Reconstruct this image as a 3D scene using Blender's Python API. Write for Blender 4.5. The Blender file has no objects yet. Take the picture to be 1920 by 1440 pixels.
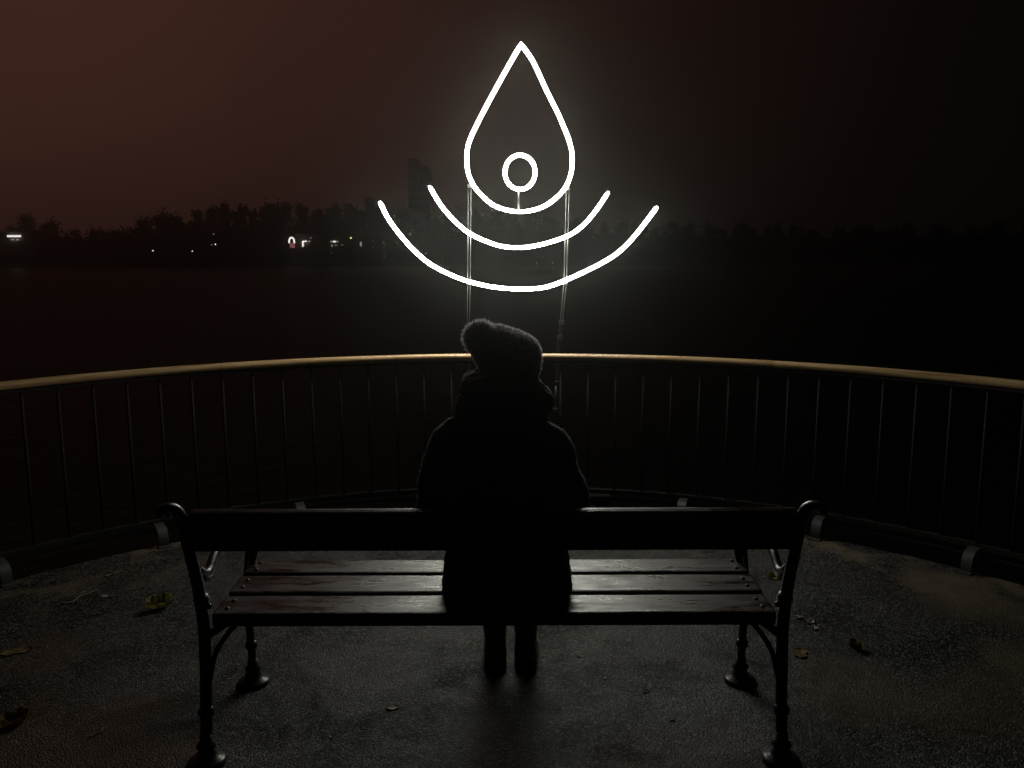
import bpy, bmesh, math, random
import numpy as np
from mathutils import Vector, Matrix, noise
R = math.radians
random.seed(7)
sc = bpy.context.scene
COL = sc.collection

# ---------------------------------------------------------------- camera
cam = bpy.data.cameras.new('camera'); cam.sensor_width = 36; cam.lens = 30.0
cam.clip_start = 0.05; cam.clip_end = 5000
co = bpy.data.objects.new('camera', cam); COL.objects.link(co)
co.matrix_world = Matrix.Translation((0, 0, 1.62)) @ Matrix.Rotation(R(90 - 8.53), 4, 'X') @ Matrix.Rotation(R(-0.2), 4, 'Z')
sc.camera = co

# ---------------------------------------------------------------- world: overcast night sky with the glow of a city off to one side
w = bpy.data.worlds.new('World'); sc.world = w; w.use_nodes = True
nt = w.node_tree; nt.nodes.clear()
def wn(t, **k):
    n = nt.nodes.new(t)
    for a, b in k.items(): setattr(n, a, b)
    return n
tc = wn('ShaderNodeTexCoord')
gd = Vector((math.sin(R(-35)) * math.cos(R(18)), math.cos(R(-35)) * math.cos(R(18)), math.sin(R(18))))
dt = wn('ShaderNodeVectorMath', operation='DOT_PRODUCT'); dt.inputs[1].default_value = gd
nt.links.new(tc.outputs['Generated'], dt.inputs[0])
mx = wn('ShaderNodeMath', operation='MAXIMUM'); mx.inputs[1].default_value = 0.0
pw = wn('ShaderNodeMath', operation='POWER'); pw.inputs[1].default_value = 5.4
nt.links.new(dt.outputs['Value'], mx.inputs[0]); nt.links.new(mx.outputs[0], pw.inputs[0])
nz = wn('ShaderNodeTexNoise'); nz.inputs['Scale'].default_value = 2.2; nz.inputs['Detail'].default_value = 3
nt.links.new(tc.outputs['Generated'], nz.inputs['Vector'])
mr = wn('ShaderNodeMapRange'); mr.inputs['From Min'].default_value = .3; mr.inputs['From Max'].default_value = .7
mr.inputs['To Min'].default_value = .82; mr.inputs['To Max'].default_value = 1.12
nt.links.new(nz.outputs['Fac'], mr.inputs['Value'])
ml = wn('ShaderNodeMath', operation='MULTIPLY')
nt.links.new(pw.outputs[0], ml.inputs[0]); nt.links.new(mr.outputs[0], ml.inputs[1])
mc = wn('ShaderNodeMix', data_type='RGBA')
mc.inputs[6].default_value = (.0010, .0008, .00075, 1); mc.inputs[7].default_value = (.0330, .0125, .0090, 1)
nt.links.new(ml.outputs[0], mc.inputs[0])
bg = wn('ShaderNodeBackground'); bg.inputs['Strength'].default_value = 1.6
nt.links.new(mc.outputs[2], bg.inputs['Color'])
w.cycles.sampling_method = 'NONE'
wo = wn('ShaderNodeOutputWorld'); nt.links.new(bg.outputs[0], wo.inputs['Surface'])

vs = sc.view_settings
sc.display_settings.display_device = 'sRGB'
vs.view_transform = 'Standard'; vs.look = 'None'; vs.gamma = 1; vs.use_curve_mapping = False; vs.exposure = 0.0
cy = sc.cycles
cy.use_denoising = True; cy.denoising_input_passes = 'RGB_ALBEDO_NORMAL'; cy.denoising_prefilter = 'ACCURATE'; cy.denoiser = 'OPENIMAGEDENOISE'; cy.use_light_tree = True
cy.use_adaptive_sampling = True; cy.adaptive_threshold = .006; cy.adaptive_min_samples = 24; cy.max_bounces = 4; cy.diffuse_bounces = 2; cy.glossy_bounces = 2; cy.volume_bounces = 1
cy.sample_clamp_indirect = 2.0; cy.caustics_reflective = False; cy.caustics_refractive = False

# ---------------------------------------------------------------- materials
def mat(name, rgb, rough=.6, metal=0., spec=.5, emit=None, estr=0., noise_scale=None, noise_amt=.35, bump=None, bump_scale=60, bump_dist=.002, stretch=None, sheen=0.):
    m = bpy.data.materials.new(name); m.use_nodes = True
    t = m.node_tree; b = t.nodes['Principled BSDF']
    b.inputs['Base Color'].default_value = (*rgb, 1); b.inputs['Roughness'].default_value = rough
    b.inputs['Metallic'].default_value = metal; b.inputs['Specular IOR Level'].default_value = spec
    if sheen: b.inputs['Sheen Weight'].default_value = sheen; b.inputs['Sheen Roughness'].default_value = .6
    if emit:
        b.inputs['Emission Color'].default_value = (*emit, 1); b.inputs['Emission Strength'].default_value = estr
    vec = None
    if noise_scale or bump:
        c = t.nodes.new('ShaderNodeTexCoord'); mp = t.nodes.new('ShaderNodeMapping')
        mp.inputs['Scale'].default_value = stretch or (1, 1, 1)
        t.links.new(c.outputs['Object'], mp.inputs['Vector']); vec = mp.outputs[0]
    if noise_scale:
        n = t.nodes.new('ShaderNodeTexNoise'); n.inputs['Scale'].default_value = noise_scale; n.inputs['Detail'].default_value = 6
        n.inputs['Roughness'].default_value = .65
        t.links.new(vec, n.inputs['Vector'])
        r = t.nodes.new('ShaderNodeValToRGB')
        r.color_ramp.elements[0].position = .3; r.color_ramp.elements[1].position = .7
        r.color_ramp.elements[0].color = (*[v * (1 - noise_amt) for v in rgb], 1)
        r.color_ramp.elements[1].color = (*[min(1, v * (1 + noise_amt)) for v in rgb], 1)
        t.links.new(n.outputs['Fac'], r.inputs['Fac']); t.links.new(r.outputs[0], b.inputs['Base Color'])
    if bump:
        n2 = t.nodes.new('ShaderNodeTexNoise'); n2.inputs['Scale'].default_value = bump_scale; n2.inputs['Detail'].default_value = 5
        t.links.new(vec, n2.inputs['Vector'])
        bp = t.nodes.new('ShaderNodeBump'); bp.inputs['Strength'].default_value = bump; bp.inputs['Distance'].default_value = bump_dist
        t.links.new(n2.outputs['Fac'], bp.inputs['Height']); t.links.new(bp.outputs[0], b.inputs['Normal'])
    return m

M = {}
M['iron'] = mat('black_cast_iron', (.018, .018, .02), .33, 0, .6, noise_scale=30, bump=.5, bump_scale=90, bump_dist=.002)
M['steel'] = mat('galvanised_steel', (.06, .06, .062), .5, .3, .4, noise_scale=14, bump=.2)
M['darksteel'] = mat('painted_railing_steel', (.016, .015, .015), .8, 0, .12, noise_scale=20)
M['rod'] = mat('brushed_rod', (.10, .10, .10), .45, .7)
M['neon'] = mat('lit_led_tube', (.8, .8, .8), .4, emit=(1.0, 1.0, .88), estr=72)
M['coat'] = mat('black_wool_coat', (.012, .011, .014), .9, 0, .15, noise_scale=25, bump=.5, bump_scale=160, bump_dist=.003, sheen=.25)
M['hat'] = mat('knit_wool', (.12, .105, .12), .95, 0, .1, noise_scale=40, bump=.6, bump_scale=220, bump_dist=.004, sheen=.3)
M['scarf'] = mat('dark_scarf', (.02, .017, .02), .95, 0, .1, noise_scale=40, bump=.6, bump_scale=120, bump_dist=.004, sheen=.25)
M['trouser'] = mat('black_trousers', (.012, .012, .014), .85, 0, .2)
M['boot'] = mat('black_leather', (.012, .012, .012), .35, 0, .5, bump=.3, bump_scale=80)
M['skin'] = mat('skin', (.42, .22, .14), .5, 0, .4)
M['eye'] = mat('eye', (.5, .5, .5), .2)
M['hair'] = mat('dark_hair', (.02, .012, .008), .5)
M['leafy'] = mat('yellow_leaf', (.34, .31, .07), .45, 0, .5, noise_scale=60, noise_amt=.5)
M['leafb'] = mat('brown_leaf', (.16, .10, .05), .55, 0, .4, noise_scale=60, noise_amt=.5)
M['leafp'] = mat('pale_scrap', (.55, .53, .50), .6)
M['twig'] = mat('twig', (.14, .10, .07), .7)
M['bark'] = mat('bark', (.05, .04, .033), .9)
M['twigs'] = mat('bare_crown', (.035, .03, .024), .9)
M['ever'] = mat('dark_foliage', (.04, .045, .025), .9)
M['concrete'] = mat('concrete', (.13, .125, .12), .85, noise_scale=.6)
M['wall'] = mat('far_wall', (.12, .10, .09), .9, noise_scale=.4)
M['roof'] = mat('far_roof', (.06, .04, .035), .9)
M['glassd'] = mat('dark_window', (.05, .05, .05), .8, 0, .1)
M['lwhite'] = mat('lit_white', (.8, .8, .8), emit=(1, .95, .88), estr=1.5)
M['ldim'] = mat('lit_dim', (.5, .5, .5), emit=(1, .93, .85), estr=.35)
M['lyel'] = mat('lit_yellow', (.8, .8, .4), emit=(1, .85, .25), estr=1.6)
M['lred'] = mat('lit_red', (.6, .2, .2), emit=(1, .30, .34), estr=.35)
for k_ in ('lwhite', 'ldim', 'lyel', 'lred'): M[k_].cycles.emission_sampling = 'NONE'
M['soil'] = mat('bank_soil', (.05, .045, .035), .95, noise_scale=.2)

def thin(name, rgb, trans=.5, var=None):
    m = bpy.data.materials.new(name); m.use_nodes = True; t = m.node_tree; t.nodes.clear()
    d = t.nodes.new('ShaderNodeBsdfDiffuse'); r = t.nodes.new('ShaderNodeBsdfTranslucent'); x = t.nodes.new('ShaderNodeMixShader'); o = t.nodes.new('ShaderNodeOutputMaterial')
    for n_ in (d, r): n_.inputs['Color'].default_value = (*rgb, 1)
    if var:
        c = t.nodes.new('ShaderNodeTexCoord'); nz_ = t.nodes.new('ShaderNodeTexNoise'); nz_.inputs['Scale'].default_value = 55; nz_.inputs['Detail'].default_value = 5
        t.links.new(c.outputs['Object'], nz_.inputs['Vector']); rp = t.nodes.new('ShaderNodeValToRGB')
        rp.color_ramp.elements[0].position = .38; rp.color_ramp.elements[1].position = .62
        rp.color_ramp.elements[0].color = (*var, 1); rp.color_ramp.elements[1].color = (*rgb, 1); t.links.new(nz_.outputs['Fac'], rp.inputs['Fac'])
        for n_ in (d, r): t.links.new(rp.outputs[0], n_.inputs['Color'])
    x.inputs[0].default_value = trans
    t.links.new(d.outputs[0], x.inputs[1]); t.links.new(r.outputs[0], x.inputs[2]); t.links.new(x.outputs[0], o.inputs['Surface'])
    return m
M['leafy'] = thin('yellow_leaf', (.55, .52, .24), .5, (.28, .23, .08))
M['leafb'] = thin('brown_leaf', (.34, .24, .11), .5, (.14, .085, .04))
M['leafp'] = thin('pale_leaf', (.62, .60, .56), .4, (.42, .39, .33))
M['hatfuzz'] = thin('wool_fibres', (.80, .74, .80), .6)
M['coatfuzz'] = thin('coat_fibres', (.22, .20, .22), .6)
def wood(name, dark, light, rough, scale=(2.5, 45, 45), bump=.5, coord='Object', patch=False):
    m = bpy.data.materials.new(name); m.use_nodes = True; t = m.node_tree; b = t.nodes['Principled BSDF']
    c = t.nodes.new('ShaderNodeTexCoord'); mp = t.nodes.new('ShaderNodeMapping'); mp.inputs['Scale'].default_value = scale
    t.links.new(c.outputs[coord], mp.inputs['Vector'])
    oi = t.nodes.new('ShaderNodeObjectInfo'); va = t.nodes.new('ShaderNodeVectorMath'); va.operation = 'MULTIPLY_ADD'
    va.inputs[1].default_value = (17, 17, 17)
    cm = t.nodes.new('ShaderNodeCombineXYZ')
    for i in range(3): t.links.new(oi.outputs['Random'], cm.inputs[i])
    t.links.new(cm.outputs[0], va.inputs[0]); t.links.new(mp.outputs[0], va.inputs[2])
    n = t.nodes.new('ShaderNodeTexNoise'); n.inputs['Scale'].default_value = 1.0; n.inputs['Detail'].default_value = 8; n.inputs['Roughness'].default_value = .7
    n.inputs['Distortion'].default_value = .4
    t.links.new(va.outputs[0], n.inputs['Vector'])
    r = t.nodes.new('ShaderNodeValToRGB'); r.color_ramp.elements[0].position = .32; r.color_ramp.elements[1].position = .68
    r.color_ramp.elements[0].color = (*dark, 1); r.color_ramp.elements[1].color = (*light, 1)
    t.links.new(n.outputs['Fac'], r.inputs['Fac'])
    hv = t.nodes.new('ShaderNodeHueSaturation'); tn = t.nodes.new('ShaderNodeMapRange'); tn.inputs['To Min'].default_value = .72; tn.inputs['To Max'].default_value = 1.15
    t.links.new(oi.outputs['Random'], tn.inputs['Value']); t.links.new(tn.outputs[0], hv.inputs['Value']); t.links.new(r.outputs[0], hv.inputs['Color']); t.links.new(hv.outputs[0], b.inputs['Base Color'])   # every board its own tone
    rr = t.nodes.new('ShaderNodeMapRange'); rr.inputs['To Min'].default_value = rough - .12; rr.inputs['To Max'].default_value = rough + .18
    t.links.new(n.outputs['Fac'], rr.inputs['Value']); t.links.new(rr.outputs[0], b.inputs['Roughness'])
    if patch:                                   # damp, worn varnish: gloss comes and goes along the board
        p2 = t.nodes.new('ShaderNodeTexNoise'); p2.inputs['Scale'].default_value = 1.0; p2.inputs['Detail'].default_value = 6; p2.inputs['Roughness'].default_value = .65
        m2 = t.nodes.new('ShaderNodeMapping'); m2.inputs['Scale'].default_value = (5, 22, 22); t.links.new(c.outputs[coord], m2.inputs['Vector'])
        v2 = t.nodes.new('ShaderNodeVectorMath'); v2.operation = 'MULTIPLY_ADD'; v2.inputs[1].default_value = (31, 31, 31)
        t.links.new(cm.outputs[0], v2.inputs[0]); t.links.new(m2.outputs[0], v2.inputs[2]); t.links.new(v2.outputs[0], p2.inputs['Vector'])
        r2 = t.nodes.new('ShaderNodeMapRange'); r2.inputs['From Min'].default_value = .36; r2.inputs['From Max'].default_value = .64; r2.inputs['To Min'].default_value = .16; r2.inputs['To Max'].default_value = .55
        t.links.new(p2.outputs['Fac'], r2.inputs['Value']); t.links.new(r2.outputs[0], b.inputs['Roughness'])
    bp = t.nodes.new('ShaderNodeBump'); bp.inputs['Strength'].default_value = bump; bp.inputs['Distance'].default_value = .003
    t.links.new(n.outputs['Fac'], bp.inputs['Height']); t.links.new(bp.outputs[0], b.inputs['Normal'])
    return m
M['slat'] = wood('dark_stained_bench_wood', (.010, .0035, .003), (.034, .012, .009), .36, (3.2, 60, 60), .7, patch=True)
M['rail'] = wood('varnished_handrail_wood', (.27, .145, .06), (.58, .41, .22), .28, (2.2, 55, 55), .6, 'UV')

# foliage and bark far away: one soft shading direction for the whole crown
for k_ in ('bark', 'twigs', 'ever'):
    t_ = M[k_].node_tree; cx_ = t_.nodes.new('ShaderNodeCombineXYZ'); cx_.inputs[1].default_value = -.5; cx_.inputs[2].default_value = .86
    t_.links.new(cx_.outputs[0], t_.nodes['Principled BSDF'].inputs['Normal'])
    t_.nodes['Principled BSDF'].inputs['Base Color'].default_value = (.035, .032, .024, 1)
def asphalt():
    m = bpy.data.materials.new('worn_asphalt'); m.use_nodes = True; t = m.node_tree; b = t.nodes['Principled BSDF']
    N = t.nodes.new; Lk = t.links.new
    c = N('ShaderNodeTexCoord')
    v = N('ShaderNodeTexVoronoi'); v.inputs['Scale'].default_value = 150; Lk(c.outputs['Object'], v.inputs['Vector'])
    n1 = N('ShaderNodeTexNoise'); n1.inputs['Scale'].default_value = 240; n1.inputs['Detail'].default_value = 3; Lk(c.outputs['Object'], n1.inputs['Vector'])
    n2 = N('ShaderNodeTexNoise'); n2.inputs['Scale'].default_value = 1.3; n2.inputs['Detail'].default_value = 7; n2.inputs['Roughness'].default_value = .62; Lk(c.outputs['Object'], n2.inputs['Vector'])
    n3 = N('ShaderNodeTexNoise'); n3.inputs['Scale'].default_value = 3.1; n3.inputs['Detail'].default_value = 8; n3.inputs['Roughness'].default_value = .7; Lk(c.outputs['Object'], n3.inputs['Vector'])
    # stone chips in bitumen
    r = N('ShaderNodeValToRGB'); e = r.color_ramp.elements
    e[0].position = .25; e[0].color = (.0045, .0045, .0044, 1); e[1].position = 1.0; e[1].color = (.15, .145, .134, 1); em = e.new(.72); em.color = (.019, .0185, .0175, 1)
    sx = N('ShaderNodeSeparateColor'); Lk(v.outputs['Color'], sx.inputs[0]); Lk(sx.outputs[0], r.inputs['Fac'])
    # dirt patches
    dr = N('ShaderNodeMapRange'); dr.inputs['From Min'].default_value = .52; dr.inputs['From Max'].default_value = .68; Lk(n2.outputs['Fac'], dr.inputs['Value'])
    wob = N('ShaderNodeVectorMath'); wob.operation = 'MULTIPLY_ADD'; wob.inputs[1].default_value = (.9, .9, 0)
    n4 = N('ShaderNodeTexNoise'); n4.inputs['Scale'].default_value = 2.6; n4.inputs['Detail'].default_value = 8; n4.inputs['Roughness'].default_value = .68; Lk(c.outputs['Object'], n4.inputs['Vector'])
    Lk(n4.outputs['Color'], wob.inputs[0]); Lk(c.outputs['Object'], wob.inputs[2])
    last = r.outputs[0]
    # brown patches, then stains and sand, all with ragged outlines: (centre, radius, colour, strength)
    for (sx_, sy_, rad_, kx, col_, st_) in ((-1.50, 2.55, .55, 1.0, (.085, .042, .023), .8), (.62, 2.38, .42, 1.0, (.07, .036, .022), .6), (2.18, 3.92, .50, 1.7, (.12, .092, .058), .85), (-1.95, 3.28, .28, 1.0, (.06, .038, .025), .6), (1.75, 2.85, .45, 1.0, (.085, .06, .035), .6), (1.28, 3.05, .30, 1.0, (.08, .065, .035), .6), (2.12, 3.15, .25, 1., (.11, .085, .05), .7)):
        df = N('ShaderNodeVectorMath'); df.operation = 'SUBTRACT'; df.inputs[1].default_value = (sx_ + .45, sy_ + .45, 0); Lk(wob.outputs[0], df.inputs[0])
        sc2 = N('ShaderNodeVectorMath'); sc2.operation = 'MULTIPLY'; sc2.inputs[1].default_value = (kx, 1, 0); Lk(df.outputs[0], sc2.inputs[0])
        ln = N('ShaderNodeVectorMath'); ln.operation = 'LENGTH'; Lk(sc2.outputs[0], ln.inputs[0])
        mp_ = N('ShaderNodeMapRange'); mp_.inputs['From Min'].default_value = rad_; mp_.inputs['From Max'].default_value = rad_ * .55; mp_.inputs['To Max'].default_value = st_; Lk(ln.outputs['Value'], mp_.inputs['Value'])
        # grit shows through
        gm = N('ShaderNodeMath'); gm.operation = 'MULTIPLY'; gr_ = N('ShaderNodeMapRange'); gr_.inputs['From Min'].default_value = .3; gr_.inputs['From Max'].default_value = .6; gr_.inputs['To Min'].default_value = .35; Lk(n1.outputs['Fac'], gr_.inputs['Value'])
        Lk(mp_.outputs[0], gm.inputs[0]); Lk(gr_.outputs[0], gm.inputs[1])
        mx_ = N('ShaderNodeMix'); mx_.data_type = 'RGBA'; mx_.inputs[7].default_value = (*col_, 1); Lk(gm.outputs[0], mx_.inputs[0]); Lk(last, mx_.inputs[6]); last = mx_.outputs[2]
    mixd = N('ShaderNodeMix'); mixd.data_type = 'RGBA'; mixd.inputs[7].default_value = (.011, .0105, .0095, 1)
    ds = N('ShaderNodeMath'); ds.operation = 'MULTIPLY'; ds.inputs[1].default_value = .7; Lk(dr.outputs[0], ds.inputs[0])
    Lk(ds.outputs[0], mixd.inputs[0]); Lk(last, mixd.inputs[6])
    # blown sand and moss gathered along the rim of the round deck
    sp = N('ShaderNodeVectorMath'); sp.operation = 'LENGTH'
    off = N('ShaderNodeVectorMath'); off.operation = 'SUBTRACT'; off.inputs[1].default_value = (-.05, 2.14, 0)
    Lk(c.outputs['Object'], off.inputs[0]); Lk(off.outputs[0], sp.inputs[0])
    rm = N('ShaderNodeMapRange'); rm.inputs['From Min'].default_value = 2.55; rm.inputs['From Max'].default_value = 3.1; Lk(sp.outputs['Value'], rm.inputs['Value'])
    rs = N('ShaderNodeMapRange'); rs.inputs['From Min'].default_value = .50; rs.inputs['From Max'].default_value = .62; Lk(n3.outputs['Fac'], rs.inputs['Value'])
    rmul = N('ShaderNodeMath'); rmul.operation = 'MULTIPLY'; Lk(rm.outputs[0], rmul.inputs[0]); Lk(rs.outputs[0], rmul.inputs[1])
    mixs = N('ShaderNodeMix'); mixs.data_type = 'RGBA'; mixs.inputs[7].default_value = (.13, .10, .065, 1)
    Lk(rmul.outputs[0], mixs.inputs[0]); Lk(mixd.outputs[2], mixs.inputs[6]); Lk(mixs.outputs[2], b.inputs['Base Color'])
    # damp: gloss varies
    n5 = N('ShaderNodeTexNoise'); n5.inputs['Scale'].default_value = 2.2; n5.inputs['Detail'].default_value = 9; n5.inputs['Roughness'].default_value = .66; n5.inputs['Distortion'].default_value = .6; Lk(c.outputs['Object'], n5.inputs['Vector'])
    ro = N('ShaderNodeMapRange'); ro.inputs['From Min'].default_value = .38; ro.inputs['From Max'].default_value = .62; ro.inputs['To Min'].default_value = .36; ro.inputs['To Max'].default_value = .62; Lk(n5.outputs['Fac'], ro.inputs['Value']); Lk(ro.outputs[0], b.inputs['Roughness'])
    spc = N('ShaderNodeMapRange'); spc.inputs['From Min'].default_value = .38; spc.inputs['From Max'].default_value = .62; spc.inputs['To Min'].default_value = .42; spc.inputs['To Max'].default_value = .10; Lk(n5.outputs['Fac'], spc.inputs['Value']); Lk(spc.outputs[0], b.inputs['Specular IOR Level'])
    ad = N('ShaderNodeMath'); ad.operation = 'SUBTRACT'; Lk(n1.outputs['Fac'], ad.inputs[0]); Lk(v.outputs['Distance'], ad.inputs[1])
    bp = N('ShaderNodeBump'); bp.inputs['Strength'].default_value = 1.0; bp.inputs['Distance'].default_value = .0038
    Lk(ad.outputs[0], bp.inputs['Height']); Lk(bp.outputs[0], b.inputs['Normal'])
    return m
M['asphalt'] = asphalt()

def water():
    m = bpy.data.materials.new('dark_river_water'); m.use_nodes = True; t = m.node_tree; t.nodes.clear(); N = t.nodes.new; Lk = t.links.new
    df = N('ShaderNodeBsdfDiffuse'); df.inputs['Color'].default_value = (.006, .008, .007, 1)
    gl = N('ShaderNodeBsdfGlossy'); gl.inputs['Roughness'].default_value = .30; gl.inputs['Color'].default_value = (.9, .95, .95, 1)
    fr = N('ShaderNodeFresnel'); fr.inputs['IOR'].default_value = 1.33
    k = N('ShaderNodeMath'); k.operation = 'MULTIPLY'; k.inputs[1].default_value = .22      # small waves tilt most facets towards the viewer
    mx_ = N('ShaderNodeMixShader'); o = N('ShaderNodeOutputMaterial')
    c = N('ShaderNodeTexCoord'); mp = N('ShaderNodeMapping'); mp.inputs['Scale'].default_value = (.8, 1.5, 1); Lk(c.outputs['Object'], mp.inputs['Vector'])
    n = N('ShaderNodeTexNoise'); n.inputs['Scale'].default_value = 1.6; n.inputs['Detail'].default_value = 7; n.inputs['Roughness'].default_value = .6; Lk(mp.outputs[0], n.inputs['Vector'])
    bp = N('ShaderNodeBump'); bp.inputs['Strength'].default_value = 1; bp.inputs['Distance'].default_value = .06; Lk(n.outputs['Fac'], bp.inputs['Height'])
    for q in (gl, fr): Lk(bp.outputs[0], q.inputs['Normal'])
    Lk(fr.outputs[0], k.inputs[0]); Lk(k.outputs[0], mx_.inputs[0]); Lk(df.outputs[0], mx_.inputs[1]); Lk(gl.outputs[0], mx_.inputs[2]); Lk(mx_.outputs[0], o.inputs['Surface'])
    return m
M['water'] = water()

# ---------------------------------------------------------------- helpers
def mesh_obj(name, verts, faces, m, parent=None, smooth=False, uv=None):
    me = bpy.data.meshes.new(name); me.from_pydata([tuple(v) for v in verts], [], faces); me.update()
    if uv:
        l = me.uv_layers.new(name='UVMap')
        for lp in me.loops: l.data[lp.index].uv = uv[lp.vertex_index]
    if smooth: me.polygons.foreach_set('use_smooth', [True] * len(me.polygons))
    me.materials.append(M[m])
    o = bpy.data.objects.new(name, me); COL.objects.link(o); o.parent = parent
    return o
def bm_obj(name, bm, m, parent=None, smooth=False):
    me = bpy.data.meshes.new(name); bm.to_mesh(me); bm.free()
    if smooth: me.polygons.foreach_set('use_smooth', [True] * len(me.polygons))
    me.materials.append(M[m])
    o = bpy.data.objects.new(name, me); COL.objects.link(o); o.parent = parent
    return o
def share(name, src, parent, loc=(0, 0, 0), rot=(0, 0, 0)):
    o = bpy.data.objects.new(name, src.data); COL.objects.link(o); o.parent = parent
    o.location = loc; o.rotation_euler = rot
    return o
def empty(name, loc=(0, 0, 0)):
    o = bpy.data.objects.new(name, None); COL.objects.link(o); o.location = loc; o.empty_display_size = .1
    return o
def tag(o, label, cat, group=None):
    o['label'] = label; o['category'] = cat
    if group: o['group'] = group
    return o
def structure(o): o['kind'] = 'structure'; return o
def spline(pts, k=6, closed=False):
    P = [Vector(p) for p in pts]; n = len(P); out = []
    rng = range(n) if closed else range(n - 1)
    for i in rng:
        p0 = P[(i - 1) % n] if closed or i > 0 else P[0] * 2 - P[1]
        p1 = P[i]; p2 = P[(i + 1) % n]
        p3 = P[(i + 2) % n] if closed or i + 2 < n else P[-1] * 2 - P[-2]
        for j in range(k):
            u = j / k
            out.append(.5 * ((2 * p1) + (p2 - p0) * u + (2 * p0 - 5 * p1 + 4 * p2 - p3) * u * u + (3 * p1 - p0 - 3 * p2 + p3) * u ** 3))
    if not closed: out.append(P[-1])
    return out
def tube_data(path, rad, seg=10, closed=False, base=0):
    """path of Vectors, rad a number or list of (ra, rb)"""
    n = len(path); V = []; Fc = []
    up = None
    for i, p in enumerate(path):
        a = path[(i - 1) % n] if closed or i > 0 else p
        b = path[(i + 1) % n] if closed or i < n - 1 else p
        t = (b - a).normalized()
        if up is None:
            up = Vector((1, 0, 0)) if abs(t.x) < .8 else Vector((0, 0, 1))
        s = t.cross(up).normalized(); up = s.cross(t).normalized()
        r = rad[i] if isinstance(rad, list) else rad
        ra, rb = r if isinstance(r, (list, tuple)) else (r, r)
        for j in range(seg):
            an = 2 * math.pi * j / seg
            V.append(p + s * math.cos(an) * ra + up * math.sin(an) * rb)
    m = n if closed else n - 1
    for i in range(m):
        for j in range(seg):
            a = base + i * seg + j; b = base + i * seg + (j + 1) % seg
            c = base + ((i + 1) % n) * seg + (j + 1) % seg; d = base + ((i + 1) % n) * seg + j
            Fc.append((a, b, c, d))
    if not closed:
        Fc.append(tuple(base + j for j in range(seg))[::-1]); Fc.append(tuple(base + (n - 1) * seg + j for j in range(seg)))
    return V, Fc
class MB:
    def __init__(s): s.v = []; s.f = []
    def add(s, vf):
        V, Fc = vf; b = len(s.v); s.v += list(V); s.f += [tuple(i + b for i in f) for f in Fc]; return s
    def tube(s, path, rad, seg=10, closed=False): return s.add(tube_data([Vector(p) for p in path], rad, seg, closed))
    def box(s, x0, x1, y0, y1, z0, z1):
        V = [(x, y, z) for x in (x0, x1) for y in (y0, y1) for z in (z0, z1)]
        return s.add((V, [(0, 1, 3, 2), (4, 6, 7, 5), (0, 4, 5, 1), (2, 3, 7, 6), (0, 2, 6, 4), (1, 5, 7, 3)]))
    def lathe(s, prof, c=(0, 0, 0), seg=16):
        V = []; Fc = []
        for r, z in prof:
            for j in range(seg):
                a = 2 * math.pi * j / seg; V.append((c[0] + r * math.cos(a), c[1] + r * math.sin(a), c[2] + z))
        for i in range(len(prof) - 1):
            for j in range(seg):
                Fc.append((i * seg + j, i * seg + (j + 1) % seg, (i + 1) * seg + (j + 1) % seg, (i + 1) * seg + j))
        Fc.append(tuple(range(seg))[::-1]); Fc.append(tuple((len(prof) - 1) * seg + j for j in range(seg)))
        return s.add((V, Fc))
    def ball(s, c, r, nu=10, nv=7):
        prof = [(math.sin(math.pi * i / nv), -math.cos(math.pi * i / nv)) for i in range(nv + 1)]
        rx, ry, rz = r if isinstance(r, (list, tuple)) else (r, r, r)
        V = []; Fc = []
        for a, b in prof:
            for j in range(nu):
                t = 2 * math.pi * j / nu; V.append((c[0] + max(a, .02) * rx * math.cos(t), c[1] + max(a, .02) * ry * math.sin(t), c[2] + b * rz))
        for i in range(nv):
            for j in range(nu): Fc.append((i * nu + j, i * nu + (j + 1) % nu, (i + 1) * nu + (j + 1) % nu, (i + 1) * nu + j))
        Fc.append(tuple(range(nu))[::-1]); Fc.append(tuple(nv * nu + j for j in range(nu)))
        return s.add((V, Fc))
    def loft(s, secs, seg=24, power=2.4):
        """secs: (z, xl, xr, yb, yf)"""
        V = []; Fc = []
        for z, xl, xr, yb, yf in secs:
            cx, cy_ = (xl + xr) / 2, (yb + yf) / 2; a, b = (xr - xl) / 2, (yf - yb) / 2
            for j in range(seg):
                t = 2 * math.pi * j / seg; ct, st = math.cos(t), math.sin(t)
                V.append((cx + a * math.copysign(abs(ct) ** (2 / power), ct), cy_ + b * math.copysign(abs(st) ** (2 / power), st), z))
        for i in range(len(secs) - 1):
            for j in range(seg): Fc.append((i * seg + j, i * seg + (j + 1) % seg, (i + 1) * seg + (j + 1) % seg, (i + 1) * seg + j))
        Fc.append(tuple(range(seg))[::-1]); Fc.append(tuple((len(secs) - 1) * seg + j for j in range(seg)))
        return s.add((V, Fc))
    def build(s, name, m, parent=None, smooth=False): return mesh_obj(name, s.v, s.f, m, parent, smooth)
def plank(name, x0, x1, y0, y1, z0, z1, m, parent, bev=.008, rot=None):
    bm = bmesh.new(); bmesh.ops.create_cube(bm, size=1)
    for v in bm.verts: v.co = Vector(((x1 - x0) * v.co.x, (y1 - y0) * v.co.y, (z1 - z0) * v.co.z))
    bmesh.ops.bevel(bm, geom=bm.edges[:], offset=bev, segments=2, affect='EDGES', profile=.6)
    o = bm_obj(name, bm, m, parent)
    o.location = ((x0 + x1) / 2, (y0 + y1) / 2, (z0 + z1) / 2)
    if rot: o.rotation_euler = rot
    return o

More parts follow.
